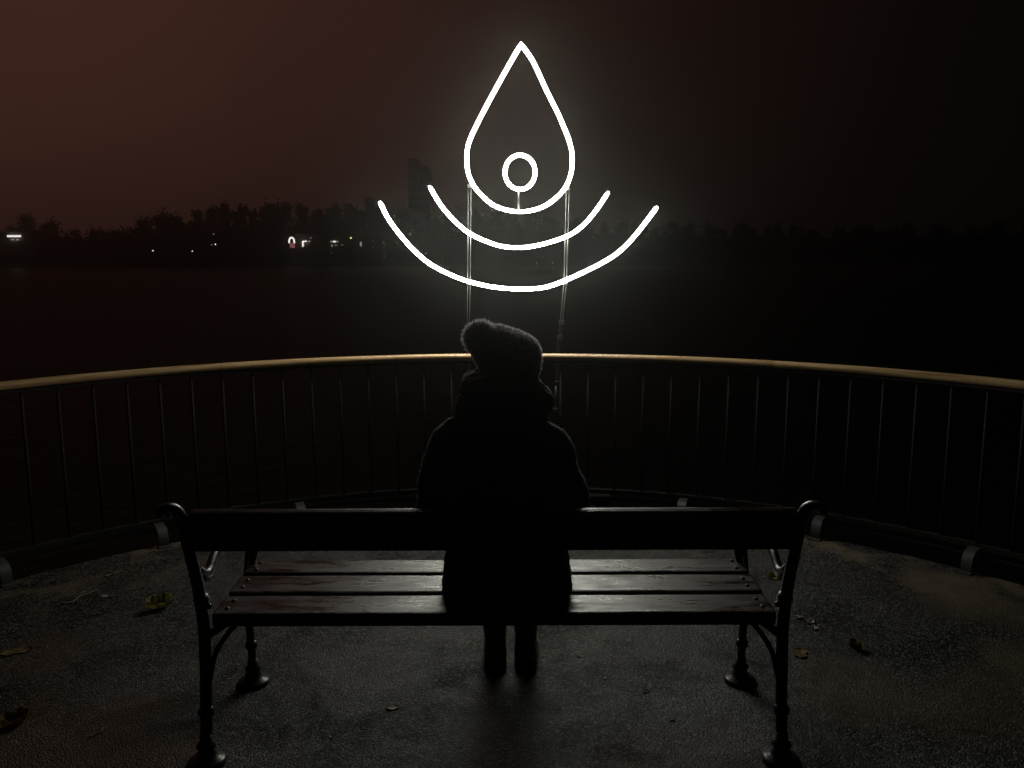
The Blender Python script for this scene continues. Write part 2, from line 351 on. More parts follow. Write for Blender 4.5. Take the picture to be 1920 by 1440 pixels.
# ================================================================ SETTING
WZ = -1.35                                    # water level
CX, CY, RR = -.05, 2.14, 3.27                 # centre of the round platform and radius of its railing
def polar(deg, r, z=0): return Vector((CX + r * math.sin(R(deg)), CY + r * math.cos(R(deg)), z))

# round asphalt platform and the path to it
out = [polar(a, 3.19) for a in np.linspace(-128, 128, 120)]
out += [Vector((1.6, -26, 0)), Vector((-1.7, -26, 0))]
n = len(out); V = [(p.x, p.y, 0) for p in out] + [(p.x, p.y, -.28) for p in out]
Fc = [tuple(range(n))[::-1], tuple(range(n, 2 * n))] + [(i, (i + 1) % n, n + (i + 1) % n, n + i) for i in range(n)]
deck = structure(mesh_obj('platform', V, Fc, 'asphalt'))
for a in (-100, -60, -20, 20, 60, 100):
    p = polar(a, 2.6); MB().lathe([(.16, -3.0), (.16, -.27)], (p.x, p.y, 0), 12).build('pile', 'concrete', deck, True)
# water
structure(mesh_obj('water', [(-560, -40, WZ), (560, -40, WZ), (560, 262, WZ), (-560, 262, WZ)], [(0, 1, 2, 3)], 'water'))
# far bank
xs = np.linspace(-560, 560, 90); ys = [243, 247, 252, 262, 300, 380, 690]; zs = [-2.4, -.9, .2, .9, 1.4, 2.2, 3.0]
V = []; Fc = []
for j, y in enumerate(ys):
    for i, x in enumerate(xs):
        nn = noise.noise(Vector((x * .03, y * .03, 0)))
        V.append((x, y + 5 * nn * (j < 5), zs[j] + .35 * nn))
for j in range(len(ys) - 1):
    for i in range(len(xs) - 1):
        a = j * len(xs) + i; Fc.append((a, a + 1, a + len(xs) + 1, a + len(xs)))
structure(mesh_obj('far_bank', V, Fc, 'soil', None, True))
# near bank behind the viewer
V = []; Fc = []
ys2 = [-140, -60, -34, -26, -22]; zs2 = [.6, .3, .05, -.012, -2.6]
for j, y in enumerate(ys2):
    for i, x in enumerate(xs): V.append((x, y, zs2[j]))
for j in range(4):
    for i in range(len(xs) - 1):
        a = j * len(xs) + i; Fc.append((a, a + 1, a + len(xs) + 1, a + len(xs)))
structure(mesh_obj('near_bank', V, Fc, 'soil'))

# ================================================================ RAILING
rail = tag(empty('railing', (CX, CY, 0)), 'curved steel railing with wooden handrail around the round platform', 'railing')
inv = Matrix.Translation((-CX, -CY, 0))
def rel(p): return p - Vector((CX, CY, 0))
# handrail pieces, joints where the wood butts together
prof = [(.029 * math.copysign(abs(math.cos(t)) ** .9, math.cos(t)), .0245 * math.copysign(abs(math.sin(t)) ** .9, math.sin(t))) for t in np.linspace(0, 2 * math.pi, 17)[:-1]]
cuts = [-104, -82, -59.5, -30.4, 0.4, 29.2, 58, 80, 104]
for k in range(len(cuts) - 1):
    a0, a1 = cuts[k], cuts[k + 1]
    V = []; UV = []; st = 26; dr = random.uniform(-.0015, .0015); dz = random.uniform(-.0015, .0015)
    for i in range(st + 1):
        a = a0 + (a1 - a0) * i / st
        sh = .985 if i in (0, st) else 1
        for q, (u, z) in enumerate(prof):
            V.append(rel(polar(a, RR + dr + u * sh, .982 + dz + z * sh))); UV.append((R(a) * RR, q / 16 * .17))
    m_ = len(prof)
    Fc = [(i * m_ + j, (i + 1) * m_ + j, (i + 1) * m_ + (j + 1) % m_, i * m_ + (j + 1) % m_) for i in range(st) for j in range(m_)]
    q_ = len(V); V += V[:m_] + V[-m_:]; UV += UV[:m_] + UV[-m_:]
    Fc += [tuple(q_ + j for j in range(m_)), tuple(q_ + m_ + j for j in range(m_))[::-1]]
    mesh_obj('handrail', V, Fc, 'rail', rail, True, UV)
# steel flat under the handrail, bottom rail
def ring_bar(name, r0, r1, z0, z1, m):
    V = []; A = np.linspace(-104, 104, 150)
    for a in A:
        for r, z in ((r0, z0), (r1, z0), (r1, z1), (r0, z1)): V.append(rel(polar(a, r, z)))
    Fc = [(i * 4 + j, i * 4 + (j + 1) % 4, i * 4 + 4 + (j + 1) % 4, i * 4 + 4 + j) for i in range(len(A) - 1) for j in range(4)]
    Fc += [(3, 2, 1, 0), tuple(len(V) - 4 + j for j in range(4))]
    return mesh_obj(name, V, Fc, m, rail)
ring_bar('top_flat', RR - .02, RR + .02, .945, .957, 'darksteel')
ring_bar('bottom_rail', RR - .02, RR + .02, .105, .130, 'darksteel')
ring_bar('lower_flat', RR - .012, RR + .012, .062, .074, 'darksteel')
b0 = MB().tube([(0, 0, .125), (0, 0, .95)], .0085, 8).build('baluster', 'darksteel', rail, True)
first = True
k = -43
for k in range(-43, 25):
    a = 27.7 + 3.055 * k
    if abs(a) > 104: continue
    p = rel(polar(a, RR))
    if first: b0.location = p; first = False
    else: share('baluster', b0, rail, p)
# bent strap brackets from deck edge up to the bottom rail
pr = spline([(-.15, .004), (-.128, .012), (-.118, .05), (-.105, .088), (-.06, .108), (-.018, .113)], 4)
pr = [(-.15, .004)] and [Vector((p[0], p[1], 0)) for p in [(-.118, .0), (-.12, .03), (-.114, .062), (-.095, .092), (-.06, .108), (-.018, .112)]]
pr = spline(pr, 4)
V = []; Fc = []
for i, p in enumerate(pr):
    a = pr[max(i - 1, 0)]; b = pr[min(i + 1, len(pr) - 1)]; t = (b - a).normalized(); nn = Vector((-t.y, t.x, 0)) * .004
    for sx, sg in ((-.027, 1), (.027, 1), (.027, -1), (-.027, -1)):
        q = p + nn * sg; V.append((sx, q.x, q.y))
Fc = [(i * 4 + j, i * 4 + (j + 1) % 4, i * 4 + 4 + (j + 1) % 4, i * 4 + 4 + j) for i in range(len(pr) - 1) for j in range(4)]
Fc += [(3, 2, 1, 0), tuple(len(V) - 4 + j for j in range(4))]
br0 = None
for i in range(-5, 10):
    a = -52 + 14.45 * i
    if abs(a) > 104: continue
    p = rel(polar(a, RR))
    if br0 is None:
        br0 = mesh_obj('strap_bracket', V, Fc, 'steel', rail); br0.location = p; br0.rotation_euler = (0, 0, -R(a)); o = br0
    else: o = share('strap_bracket', br0, rail, p, (0, 0, -R(a)))
    fp = plank('foot_plate', -.035, .035, -.152, -.10, -.002, .008, 'steel', o, .002)

# ================================================================ LIT SIGN
SY = 5.48
sign = tag(empty('neon_sign', (.07, SY, WZ)), 'glowing white water drop sign with ring and two ripple arcs', 'neon sign')
def sp_(p): return Vector((p[0] - .07, 0, p[1] - WZ))
DROP = [(0.063, 2.903), (-0.01, 2.784), (-0.102, 2.627), (-0.196, 2.459), (-0.26, 2.327), (-0.278, 2.227), (-0.263, 2.113), (-0.2, 2.012), (-0.097, 1.929), (0.051, 1.896), (0.197, 1.925), (0.312, 2.01), (0.369, 2.111), (0.381, 2.225), (0.362, 2.325), (0.294, 2.486), (0.217, 2.635), (0.135, 2.803)]
ARC1 = [(-0.514, 2.055), (-0.443, 1.937), (-0.35, 1.832), (-0.267, 1.764), (-0.162, 1.713), (-0.056, 1.68), (0.05, 1.673), (0.165, 1.686), (0.324, 1.732), (0.428, 1.789), (0.522, 1.888), (0.611, 2.016)]
ARC2 = [(-0.828, 1.961), (-0.777, 1.856), (-0.705, 1.756), (-0.623, 1.662), (-0.523, 1.575), (-0.405, 1.511), (-0.273, 1.46), (-0.117, 1.425), (0.057, 1.411), (0.224, 1.424), (0.383, 1.483), (0.453, 1.514), (0.549, 1.561), (0.643, 1.615), (0.705, 1.664), (0.766, 1.726), (0.849, 1.83), (0.918, 1.923)]
TR = .0119
def neon(name, pts, closed=False, corner=None):
    if corner:                                            # drop: sharp tip, smooth belly
        P = spline([sp_(p) for p in pts] + [sp_(pts[0])], 6)[:-1]
    else: P = spline([sp_(p) for p in pts], 6, closed)
    if not closed and not corner:                         # rounded ends
        n = len(P); rad = [TR] * n; rad[0] = TR * .55; rad[-1] = TR * .55
        return MB().tube(P, rad, 10).build(name, 'neon', sign, True)
    return MB().tube(P, TR, 10, True).build(name, 'neon', sign, True)
neon('drop_tube', DROP, corner=True)
neon('inner_arc_tube', ARC1); neon('outer_arc_tube', ARC2)
rc = (0.055, 2.138)
neon('ring_tube', [(rc[0] + 0.0944 * math.sin(a), rc[1] + 0.1047 * math.cos(a)) for a in np.linspace(0, 2 * math.pi, 15)[:-1]], True)
def rod(name, pts, r=.0075, m='rod'): return MB().tube([Vector((p[0] - .07, p[2] if len(p) > 2 else 0, p[1] - WZ)) for p in pts], r, 8).build(name, m, sign, True)
rod('ring_stem', [(rc[0] - .010, rc[1] - .104), (rc[0] - .010, rc[1] - .255)], .0045)
# twin rods from the drop down past the arcs, turnbuckles, then down the outside of the railing to a cross beam
for s_, P_, zcs in ((-1, [(-0.263, 2.068), (-0.273, 1.453), (-0.28, 1.197), (-0.278, 0.991), (-0.279, 0.623), (-0.282, 0.049)], (1.13, 1.05)), (1, [(0.356, 2.049), (0.343, 1.451), (0.32, 1.195), (0.3, 0.989), (0.285, 0.621), (0.273, 0.047)], (1.195, 1.10))):
    for d in (-.009, .009):
        rod('support_rod', [(p[0] + d * (1 - .1 * i_), p[1], .024) for i_, p in enumerate(P_)], .0021)
    def at_z(z):
        for a, b_ in zip(P_, P_[1:]):
            if b_[1] <= z <= a[1]: return a[0] + (b_[0] - a[0]) * (a[1] - z) / (a[1] - b_[1])
        return P_[-1][0]
    for z in zcs + (.80, .62):
        x = at_z(z) - .07
        plank('turnbuckle_jaw', x - .017, x + .017, .012, .036, z - WZ - .014, z - WZ + .014, 'rod', sign, .004)
    x = at_z(.71) - .07
    MB().tube([Vector((x, .024, .63 - WZ)), Vector((x, .024, .79 - WZ))], .010, 8).build('turnbuckle', 'rod', sign, True)
    for z in (P_[0][1], P_[1][1] + .008):
        x = at_z(z - .001) - .07
        plank('tube_clip', x - .015, x + .015, .008, .03, z - WZ - .022, z - WZ - .004, 'rod', sign, .003)
plank('cross_beam', -.62, .58, -.02, .07, -.02 - WZ, .05 - WZ, 'darksteel', sign, .01)
for x in (-.5, .46):
    MB().tube([Vector((x, .03, -1.6)), Vector((x, .03, -.01 - WZ))], .055, 10).build('pile', 'darksteel', sign, True)

# ================================================================ BENCH
bench = tag(empty('park_bench', (-.06, 2.8, 0)), 'park bench of dark wooden slats on black cast iron legs', 'bench')
def B(x, y, z): return Vector((x + .06, y - 2.8, z))
def bplank(name, x0, x1, y0, y1, z0, z1, m='slat', bev=.008, rot=None): return plank(name, x0 + .06, x1 + .06, y0 - 2.8, y1 - 2.8, z0, z1, m, bench, bev, rot)
bplank('seat_slat', -.968, .848, 2.600, 2.742, .443, .489, rot=(R(1.5), 0, 0))
bplank('seat_slat', -.966, .850, 2.760, 2.903, .453, .497, rot=(R(2.0), 0, 0))
bplank('seat_slat', -.967, .849, 2.921, 3.062, .455, .500, rot=(R(-2), 0, 0))
bk = bplank('backrest_board', -.972, .862, 2.478, 2.514, .733, .866, rot=(R(13), 0, 0), bev=.010)
bolt = MB().lathe([(.008, 0), (.0075, .002), (.005, .0045), (.0015, .0055)], seg=10).build('bolt', 'steel', None, True)
bolt_used = False
for x in (-.93, .81):
    for y, z in ((2.64, .4885), (2.70, .4895), (2.80, .496), (2.86, .4985), (2.95, .502), (3.03, .499)):
        o = bolt if not bolt_used else share('bolt', bolt, bench)
        bolt_used = True
        o.parent = bench; o.location = B(x + random.uniform(-.004, .004), y, z)
foot_prof = [(.060, 0), (.061, .010), (.054, .018), (.036, .024), (.029, .040), (.024, .050), (.031, .058), (.031, .066), (.021, .074), (.019, .10)]
def collar(mb, p, r=.026):
    mb.lathe([(r * .7, -.018), (r, -.009), (r * 1.02, .004), (r * .7, .018)], p, 14)
for xi, inw in ((-.990, 1), (.866, -1)):
    # rear post, one casting from foot to horn
    pth = spline([B(xi, 2.552, .06), B(xi, 2.572, .2), B(xi, 2.588, .36), B(xi, 2.588, .46), B(xi, 2.560, .60), B(xi, 2.515, .72), B(xi, 2.480, .81), B(xi - inw * .004, 2.452, .868), B(xi - inw * .016, 2.428, .892), B(xi - inw * .032, 2.402, .893), B(xi - inw * .043, 2.388, .878)], 5)
    n = len(pth)
    rad = []
    for i in range(n):
        f = i / (n - 1)
        ra = .0185 if f < .68 else .0185 - (f - .68) / .32 * .008
        rad.append((ra, ra * 1.05))
    MB().tube(pth, rad, 12).build('rear_post', 'iron', bench, True)
    ft = MB().lathe(foot_prof, B(xi, 2.552, 0), 18); ft.build('rear_foot', 'iron', bench, True); cl = MB(); collar(cl, B(xi, 2.568, .17)); cl.build('leg_collar', 'iron', bench, True)
    kn = MB(); collar(kn, B(xi, 2.583, .545), .025); kn.ball(B(xi + inw * .022, 2.585, .52), .010); kn.build('post_knob', 'iron', bench, True)
    # front leg
    fx = xi + inw * -.006
    MB().tube(spline([B(fx, 3.075, .06), B(fx, 3.062, .2), B(fx, 3.035, .36), B(fx + inw * .012, 3.03, .45)], 5), .0155, 12).build('front_leg', 'iron', bench, True)
    ft = MB().lathe(foot_prof, B(fx, 3.075, 0), 18); ft.build('front_foot', 'iron', bench, True)
    for q_, r_ in ((B(fx, 3.066, .16), .023), (B(fx, 3.045, .31), .026)):
        cl = MB(); collar(cl, q_, r_); cl.build('leg_collar', 'iron', bench, True)
    # seat bearer under the slats
    MB().tube(spline([B(xi + inw * .02, 2.585, .425), B(xi + inw * .055, 2.7, .430), B(xi + inw * .055, 2.9, .436), B(xi + inw * .02, 3.035, .438)], 6), (.012, .014), 8).build('seat_bearer', 'iron', bench, True)
    # curved brace from leg to bearer
    MB().tube(spline([B(xi + inw * .012, 2.575, .27), B(xi + inw * .03, 2.60, .355), B(xi + inw * .06, 2.632, .405), B(xi + inw * .085, 2.66, .430)], 5), [(.012, .009)] * 16, 8).build('brace', 'iron', bench, True)
    # arm rest: leaves the post, runs forward, curls down to the front leg
    pth = spline([B(xi, 2.57, .640), B(xi + inw * .006, 2.605, .615), B(xi + inw * .006, 2.645, .612), B(xi, 2.72, .640), B(xi - inw * .006, 2.85, .662), B(xi - inw * .010, 3.0, .672), B(xi - inw * .012, 3.10, .652), B(xi - inw * .012, 3.135, .590), B(xi - inw * .010, 3.105, .505), B(xi, 3.045, .455)], 6)
    n = len(pth)
    MB().tube(pth, [(.021 if i < n * .65 else .016, .015) for i in range(n)], 12).build('armrest', 'iron', bench, True)
    sc_ = MB().tube(spline([B(xi + inw * .02, 3.02, .462), B(xi + inw * .03, 3.03, .52), B(xi + inw * .034, 3.06, .575), B(xi + inw * .015, 3.09, .61), B(xi, 3.10, .645)], 5), .0125, 10)
    sc_.ball(B(xi + inw * .05, 3.045, .56), .014); sc_.ball(B(xi + inw * .008, 3.04, .565), .013)
    sc_.build('armrest_scroll', 'iron', bench, True)

# ================================================================ PERSON
person = tag(empty('person', (-.02, 3.2, 0)), 'person in dark coat and pompom knit hat sitting on the bench', 'person')
def remesh(mb, name, m, parent, vox, smooth_it=6, disp=None, fuzz=None):
    """joins overlapping closed shapes into one continuous skin"""
    V = [Vector(v) - parent.location for v in mb.v]
    me = bpy.data.meshes.new(name); me.from_pydata(V, [], mb.f); me.update()
    bm = bmesh.new(); bm.from_mesh(me); bmesh.ops.recalc_face_normals(bm, faces=bm.faces); bm.to_mesh(me); bm.free()
    o = bpy.data.objects.new(name, me); COL.objects.link(o)
    r = o.modifiers.new('r', 'REMESH'); r.mode = 'VOXEL'; r.voxel_size = vox; r.use_smooth_shade = True
    s = o.modifiers.new('s', 'SMOOTH'); s.iterations = smooth_it; s.factor = .5
    if disp:
        for st, size in disp:
            tx = bpy.data.textures.new(name + 't', 'CLOUDS'); tx.noise_scale = size; tx.noise_depth = 2
            d = o.modifiers.new('d', 'DISPLACE'); d.texture = tx; d.strength = st; d.mid_level = .5; d.texture_coords = 'LOCAL'
    dg = bpy.context.evaluated_depsgraph_get()
    nm = bpy.data.meshes.new_from_object(o.evaluated_get(dg)); nm.name = name
    nm.polygons.foreach_set('use_smooth', [True] * len(nm.polygons))
    nm.materials.clear(); nm.materials.append(M[m])
    o.modifiers.clear(); o.data = nm; o.parent = parent
    bpy.data.meshes.remove(me)
    return o
def limb(mb, pts, rads, k=4, seg=14):
    P = spline(pts, k); n = len(P); m = len(pts) - 1; rr = []
    for i in range(n):
        f = i / (n - 1) * m; a = min(int(f), m - 1); u = f - a
        rr.append(rads[a] * (1 - u) + rads[a + 1] * u)
    mb.tube(P, rr, seg)
HX = .0          # head centre
# --- body: head with face, neck, torso, hips, thighs, calves, feet: one skin
b = MB()
b.ball((HX, 2.745, 1.262), (.076, .096, .108), 20, 14)                     # skull
b.loft([(1.140, HX - .026, HX + .032, 2.77, 2.835), (1.165, HX - .042, HX + .048, 2.73, 2.845), (1.20, HX - .058, HX + .064, 2.69, 2.842), (1.25, HX - .066, HX + .072, 2.67, 2.838)], 18, 2.2)   # jaw
b.tube(spline([(HX + .006, 2.838, 1.262), (HX + .008, 2.856, 1.228), (HX + .008, 2.850, 1.218)], 3), [.007, .008, .009, .012, .013, .010, .008], 8)   # nose
b.ball((HX + .006, 2.842, 1.186), (.022, .008, .008))                       # lips
for s_ in (-1, 1):
    b.ball((HX + s_ * .077, 2.735, 1.245), (.008, .018, .029))            # ears
    b.ball((HX + s_ * .040, 2.812, 1.215), (.022, .020, .022))            # cheeks
    # thigh, knee, calf, foot
    hx = -.02 + s_ * .085
    limb(b, [(hx, 2.72, .575), (hx - s_ * .01, 2.95, .575), (-.012 + s_ * .066, 3.135, .545), (-.010 + s_ * .062, 3.17, .36), (-.010 + s_ * .060, 3.195, .10)], [.092, .080, .062, .050, .036])
    limb(b, [(-.010 + s_ * .060, 3.17, .055), (-.008 + s_ * .066, 3.27, .045), (-.006 + s_ * .072, 3.37, .03)], [.038, .040, .026])
    # arm to the pocket
    ox = -.045 if s_ < 0 else -.018
    limb(b, [(ox + s_ * .09, 2.66, 1.045), (ox + s_ * .135, 2.66, 1.01), (ox + s_ * .178, 2.66, .93), (ox + s_ * .195, 2.70, .79), (ox + s_ * .18, 2.80, .725), (ox + s_ * .15, 2.88, .69)], [.036, .036, .036, .034, .032, .028])
b.tube(spline([(-.012, 2.70, 1.05), (-.008, 2.715, 1.12), (HX, 2.735, 1.19)], 4), .052, 14)
b.loft([(.50, -.20, .16, 2.60, 2.90), (.58, -.195, .155, 2.58, 2.87), (.70, -.16, .12, 2.59, 2.80), (.85, -.165, .125, 2.57, 2.79), (1.0, -.18, .12, 2.575, 2.79), (1.06, -.15, .085, 2.60, 2.76), (1.10, -.085, .045, 2.63, 2.74)], 22)
body = remesh(b, 'body', 'skin', person, .011, 5)
for s_ in (-1, 1):
    MB().ball(tuple(Vector((HX + .004 + s_ * .031, 2.832, 1.258)) - person.location), (.012, .008, .008)).build('eye', 'eye', person, True)
# hair under the hat
h = MB(); h.loft([(1.13, -.085, .075, 2.62, 2.70), (1.18, -.088, .082, 2.622, 2.76), (1.24, -.086, .084, 2.63, 2.80), (1.31, -.084, .084, 2.632, 2.82), (1.36, -.06, .06, 2.66, 2.80)], 20)
remesh(h, 'hair', 'hair', person, .01, 4, [(.008, .02)])
# --- coat
c = MB()
c.loft([(.488, -.228, .192, 2.605, 3.02), (.505, -.236, .202, 2.58, 3.03), (.53, -.240, .206, 2.555, 3.03), (.577, -.232, .200, 2.540, 3.01), (.64, -.225, .185, 2.538, 2.95), (.72, -.205, .160, 2.540, 2.87), (.82, -.205, .155, 2.536, 2.85), (.92, -.21, .158, 2.532, 2.85), (1.0, -.215, .158, 2.535, 2.83), (1.06, -.21, .140, 2.55, 2.81), (1.10, -.185, .115, 2.57, 2.79), (1.128, -.135, .08, 2.60, 2.77), (1.15, -.09, .06, 2.63, 2.75)], 30, 2.5)
for s_, ox in ((-1, -.045), (1, -.018)):
    limb(c, [(ox + s_ * .10, 2.655, 1.072), (ox + s_ * (.152 if s_ < 0 else .132), 2.655, 1.035), (ox + s_ * (.182 if s_ < 0 else .172), 2.652, .95), (ox + s_ * .203, 2.66, .86), (ox + s_ * .200, 2.70, .775), (ox + s_ * .185, 2.80, .725), (ox + s_ * .155, 2.89, .685)], [.052, .062, .060, .058, .060, .056, .050], 5, 16)
coat = remesh(c, 'coat', 'coat', person, .0095, 5, [(.028, .11), (.010, .035)])
# skirt of the coat over the thighs
k_ = MB()
for s_ in (-1, 1):
    limb(k_, [(-.02 + s_ * .10, 2.75, .595), (-.018 + s_ * .09, 2.95, .59), (-.014 + s_ * .075, 3.12, .565)], [.100, .098, .088])
remesh(k_, 'coat_skirt', 'coat', person, .011, 4, [(.012, .05)])
# --- trousers and boots
for s_ in (-1, 1):
    t_ = MB(); limb(t_, [(-.012 + s_ * .066, 3.08, .54), (-.012 + s_ * .066, 3.15, .50), (-.010 + s_ * .062, 3.172, .38), (-.010 + s_ * .061, 3.188, .25)], [.06, .066, .058, .05])
    remesh(t_, 'trouser_leg', 'trouser', person, .009, 3, [(.006, .03)])
    t_ = MB(); limb(t_, [(-.010 + s_ * .061, 3.182, .30), (-.010 + s_ * .061, 3.19, .20), (-.010 + s_ * .060, 3.195, .11), (-.010 + s_ * .060, 3.20, .045)], [.053, .050, .043, .047])
    limb(t_, [(-.010 + s_ * .060, 3.19, .048), (-.008 + s_ * .066, 3.29, .045), (-.006 + s_ * .072, 3.385, .034)], [.046, .048, .033])
    t_.loft([(.0, -.010 + s_ * .06 - .046, -.010 + s_ * .06 + .046, 3.138, 3.225), (.03, -.010 + s_ * .06 - .047, -.010 + s_ * .06 + .047, 3.138, 3.225)], 14)
    t_.loft([(.0, -.006 + s_ * .068 - .045, -.006 + s_ * .068 + .045, 3.24, 3.42), (.025, -.006 + s_ * .068 - .045, -.006 + s_ * .068 + .045, 3.24, 3.42)], 16)
    bt = remesh(t_, 'boot', 'boot', person, .008, 2)
    for v in bt.data.vertices:
        if v.co.z < 0: v.co.z = 0
# --- scarf wound round the neck, collar of the hood
s = MB()
for zc, rx, ry, tr, tilt in ((1.150, .118, .105, .044, .10), (1.195, .100, .098, .042, -.12), (1.232, .082, .088, .032, .10)):
    P = [Vector((-.028 + rx * math.cos(t), 2.715 + ry * math.sin(t), zc + tilt * rx * math.cos(t) + .008 * math.sin(3 * t))) for t in np.linspace(0, 2 * math.pi, 33)[:-1]]
    s.tube(P, tr, 12, True)
s.loft([(1.085, -.20, .125, 2.575, 2.80), (1.12, -.178, .115, 2.585, 2.80), (1.15, -.12, .07, 2.62, 2.78)], 22)
remesh(s, 'scarf', 'scarf', person, .0085, 4, [(.016, .03)])
# --- hat
h = MB()
h.loft([(1.238, -.098, .087, 2.632, 2.845), (1.262, -.108, .093, 2.622, 2.856), (1.288, -.118, .096, 2.618, 2.860), (1.306, -.131, .097, 2.616, 2.862), (1.330, -.142, .092, 2.620, 2.855), (1.350, -.143, .078, 2.630, 2.845), (1.366, -.135, .058, 2.642, 2.832), (1.382, -.118, .026, 2.660, 2.812), (1.394, -.095, -.012, 2.685, 2.785), (1.401, -.075, -.035, 2.71, 2.76)], 28, 2.2)
hat = remesh(h, 'hat', 'hat', person, .007, 3, [(.006, .012), (.006, .05)])
def fuzz(src, n, length, rad, name, m, rnd, out=1.0):
    me = src.data; pol = me.polygons; V = []; Fc = []
    for i in range(n):
        p = pol[rnd.randrange(len(pol))]; c0 = p.center; nn = p.normal
        d = (nn * out + Vector((rnd.gauss(0, .5), rnd.gauss(0, .5), rnd.gauss(0, .5)))).normalized() * length * rnd.uniform(.4, 1.2)
        s1 = d.cross(Vector((rnd.random(), rnd.random(), rnd.random()))).normalized() * rad
        b_ = len(V); mid = c0 + d * .55 + Vector((0, 0, -.15)) * d.length * rnd.random()
        V += [c0 - s1, c0 + s1, mid + s1 * .7, mid - s1 * .7, c0 + d]
        Fc += [(b_, b_ + 1, b_ + 2, b_ + 3), (b_ + 3, b_ + 2, b_ + 4)]
    return mesh_obj(name, V, Fc, m, person)
rnd = random.Random(3)
fz = fuzz(hat, 9000, .008, .0005, 'hat_wool_fuzz', 'hatfuzz', rnd); fz['kind'] = 'stuff'
pm = MB(); pm.ball((-.100, 2.69, 1.366), .049, 18, 12)
pom = remesh(pm, 'pompom', 'hat', person, .0045, 1, [(.024, .012), (.010, .03)])
fz = fuzz(pom, 4200, .017, .0008, 'pompom_yarn', 'hatfuzz', rnd); fz['kind'] = 'stuff'
fz = fuzz(coat, 30000, .0065, .0004, 'coat_wool_fuzz', 'coatfuzz', rnd); fz['kind'] = 'stuff'

# ================================================================ LITTER ON THE DECK
def leaf(name, x, y, L, W, rz, m, label, curl=.4, lobes=0, tilt=0., cat='leaf', group=None, seed=0):
    rn = random.Random(seed); nu, nv = 10, 6; V = []; Fc = []
    for i in range(nu + 1):
        u = i / nu; wd = W * .5 * math.sin(math.pi * min(max(u, .03), .985)) ** .8 * (1 + (.35 * math.sin(u * math.pi * lobes) if lobes else 0))
        for j in range(nv + 1):
            v = j / nv * 2 - 1
            z = curl * W * (abs(v) ** 1.6) * .6 + curl * L * .5 * (u - .5) ** 2 + rn.uniform(0, .08) * W * curl
            V.append((L * (u - .5), wd * v, z))
    for i in range(nu):
        for j in range(nv): a = i * (nv + 1) + j; Fc.append((a, a + nv + 1, a + nv + 2, a + 1))
    n = len(V); V += [(p[0], p[1], p[2] + .0009) for p in V]; Fc += [tuple(q + n for q in f[::-1]) for f in Fc]
    b_ = MB(); b_.v = [Vector(p) for p in V]; b_.f = Fc
    b_.tube(spline([(L * .46, 0, .002), (L * .62, .01 * L, .004), (L * .78, -.02 * L, .003)], 3), .0011, 5)
    Rm = Matrix.Rotation(tilt, 3, 'X'); b_.v = [Rm @ Vector(p) for p in b_.v]
    mz = min(p[2] for p in b_.v); b_.v = [Vector((p[0], p[1], p[2] - mz + .0005)) for p in b_.v]
    o = b_.build(name, m, None, True); o.location = (x, y, 0); o.rotation_euler = (0, 0, rz)
    return tag(o, label, cat, group)
leaf('fallen_leaf', -1.65, 3.785, .115, .085, .5, 'leafy', 'crumpled yellow leaf lying left of the bench near its armrest', .9, 3, .25, seed=1)
leaf('fallen_leaf', 1.335, 4.138, .095, .05, 3.0, 'leafy', 'smooth yellow leaf lying behind the right armrest of the bench', .55, 0, -.45, seed=2)
leaf('fallen_leaf', -1.966, 3.929, .05, .022, .1, 'leafp', 'small pale narrow leaf on asphalt beside two twigs', .3, 0, .3, seed=3)
leaf('fallen_leaf', -1.75, 2.79, .09, .07, .8, 'leafb', 'brown and yellow curled leaf lying on the brown patch', .8, 3, .2, seed=4)
leaf('fallen_leaf', 1.423, 3.344, .06, .045, 2.2, 'leafb', 'small shrivelled brown leaf beyond the pale scraps', 1.0, 3, .1, seed=5)
leaf('fallen_leaf', 1.18, 3.30, .085, .06, 1.2, 'leafb', 'flat reddish brown leaf between bench leg and shrivelled leaf', .15, 3, .03, seed=6)
leaf('fallen_leaf', -.437, 2.888, .05, .035, .2, 'leafp', 'pale oval leaf under the bench left of the boots', .25, 0, .1, seed=7)
leaf('fallen_leaf', -2.06, 3.34, .12, .06, .5, 'leafb', 'large flat brown leaf near the left bracket of the railing', .15, 3, .05, seed=8)
for i, (x, y, L) in enumerate(((1.290, 3.650, .034), (1.325, 3.600, .044), (1.318, 3.540, .036))):
    leaf('paper_scrap', x, y, L, L * .8, .7 * i, 'leafp', 'tiny torn white scrap lying right of the bench rear post', .5, 2, .15 * i - .1, 'scrap', 'torn white scraps beside the bench', seed=20 + i)
for i, (x, y, L) in enumerate(((.498, 2.999, .03), (.352, 3.10, .024), (.27, 3.28, .02), (.56, 2.80, .022), (-.62, 2.70, .02))):
    leaf('leaf_fragment', x, y, L, L * .55, 1.1 * i + .4, 'leafp', 'tiny pale leaf fragment on the asphalt under the bench', .5, 0, .2, 'leaf fragment', 'leaf fragments under the bench', seed=30 + i)
def twig(x, y, L, rz, label, seed, r=.0022):
    rn = random.Random(seed); b_ = MB()
    P = spline([(L * (u - .5), rn.uniform(-.06, .06) * L, r + .002 + rn.uniform(0, .006)) for u in (0, .25, .5, .75, 1)], 3)
    b_.tube(P, [r * (1.1 - .6 * i / (len(P) - 1)) for i in range(len(P))], 6)
    q = P[6]; b_.tube([q, q + Vector((L * .15, L * .10, .004)), q + Vector((L * .28, L * .13, .002))], r * .6, 5)
    o = b_.build('twig', 'twig', None, True); o.location = (x, y, 0); o.rotation_euler = (0, 0, rz)
    tag(o, label, 'twig')
twig(-2.053, 4.205, .10, .9, 'short twig lying closest to the left part of the railing', 1, .004)
twig(-2.075, 3.90, .20, 1.15, 'long crooked twig lying next to the small pale leaf', 2, .004)
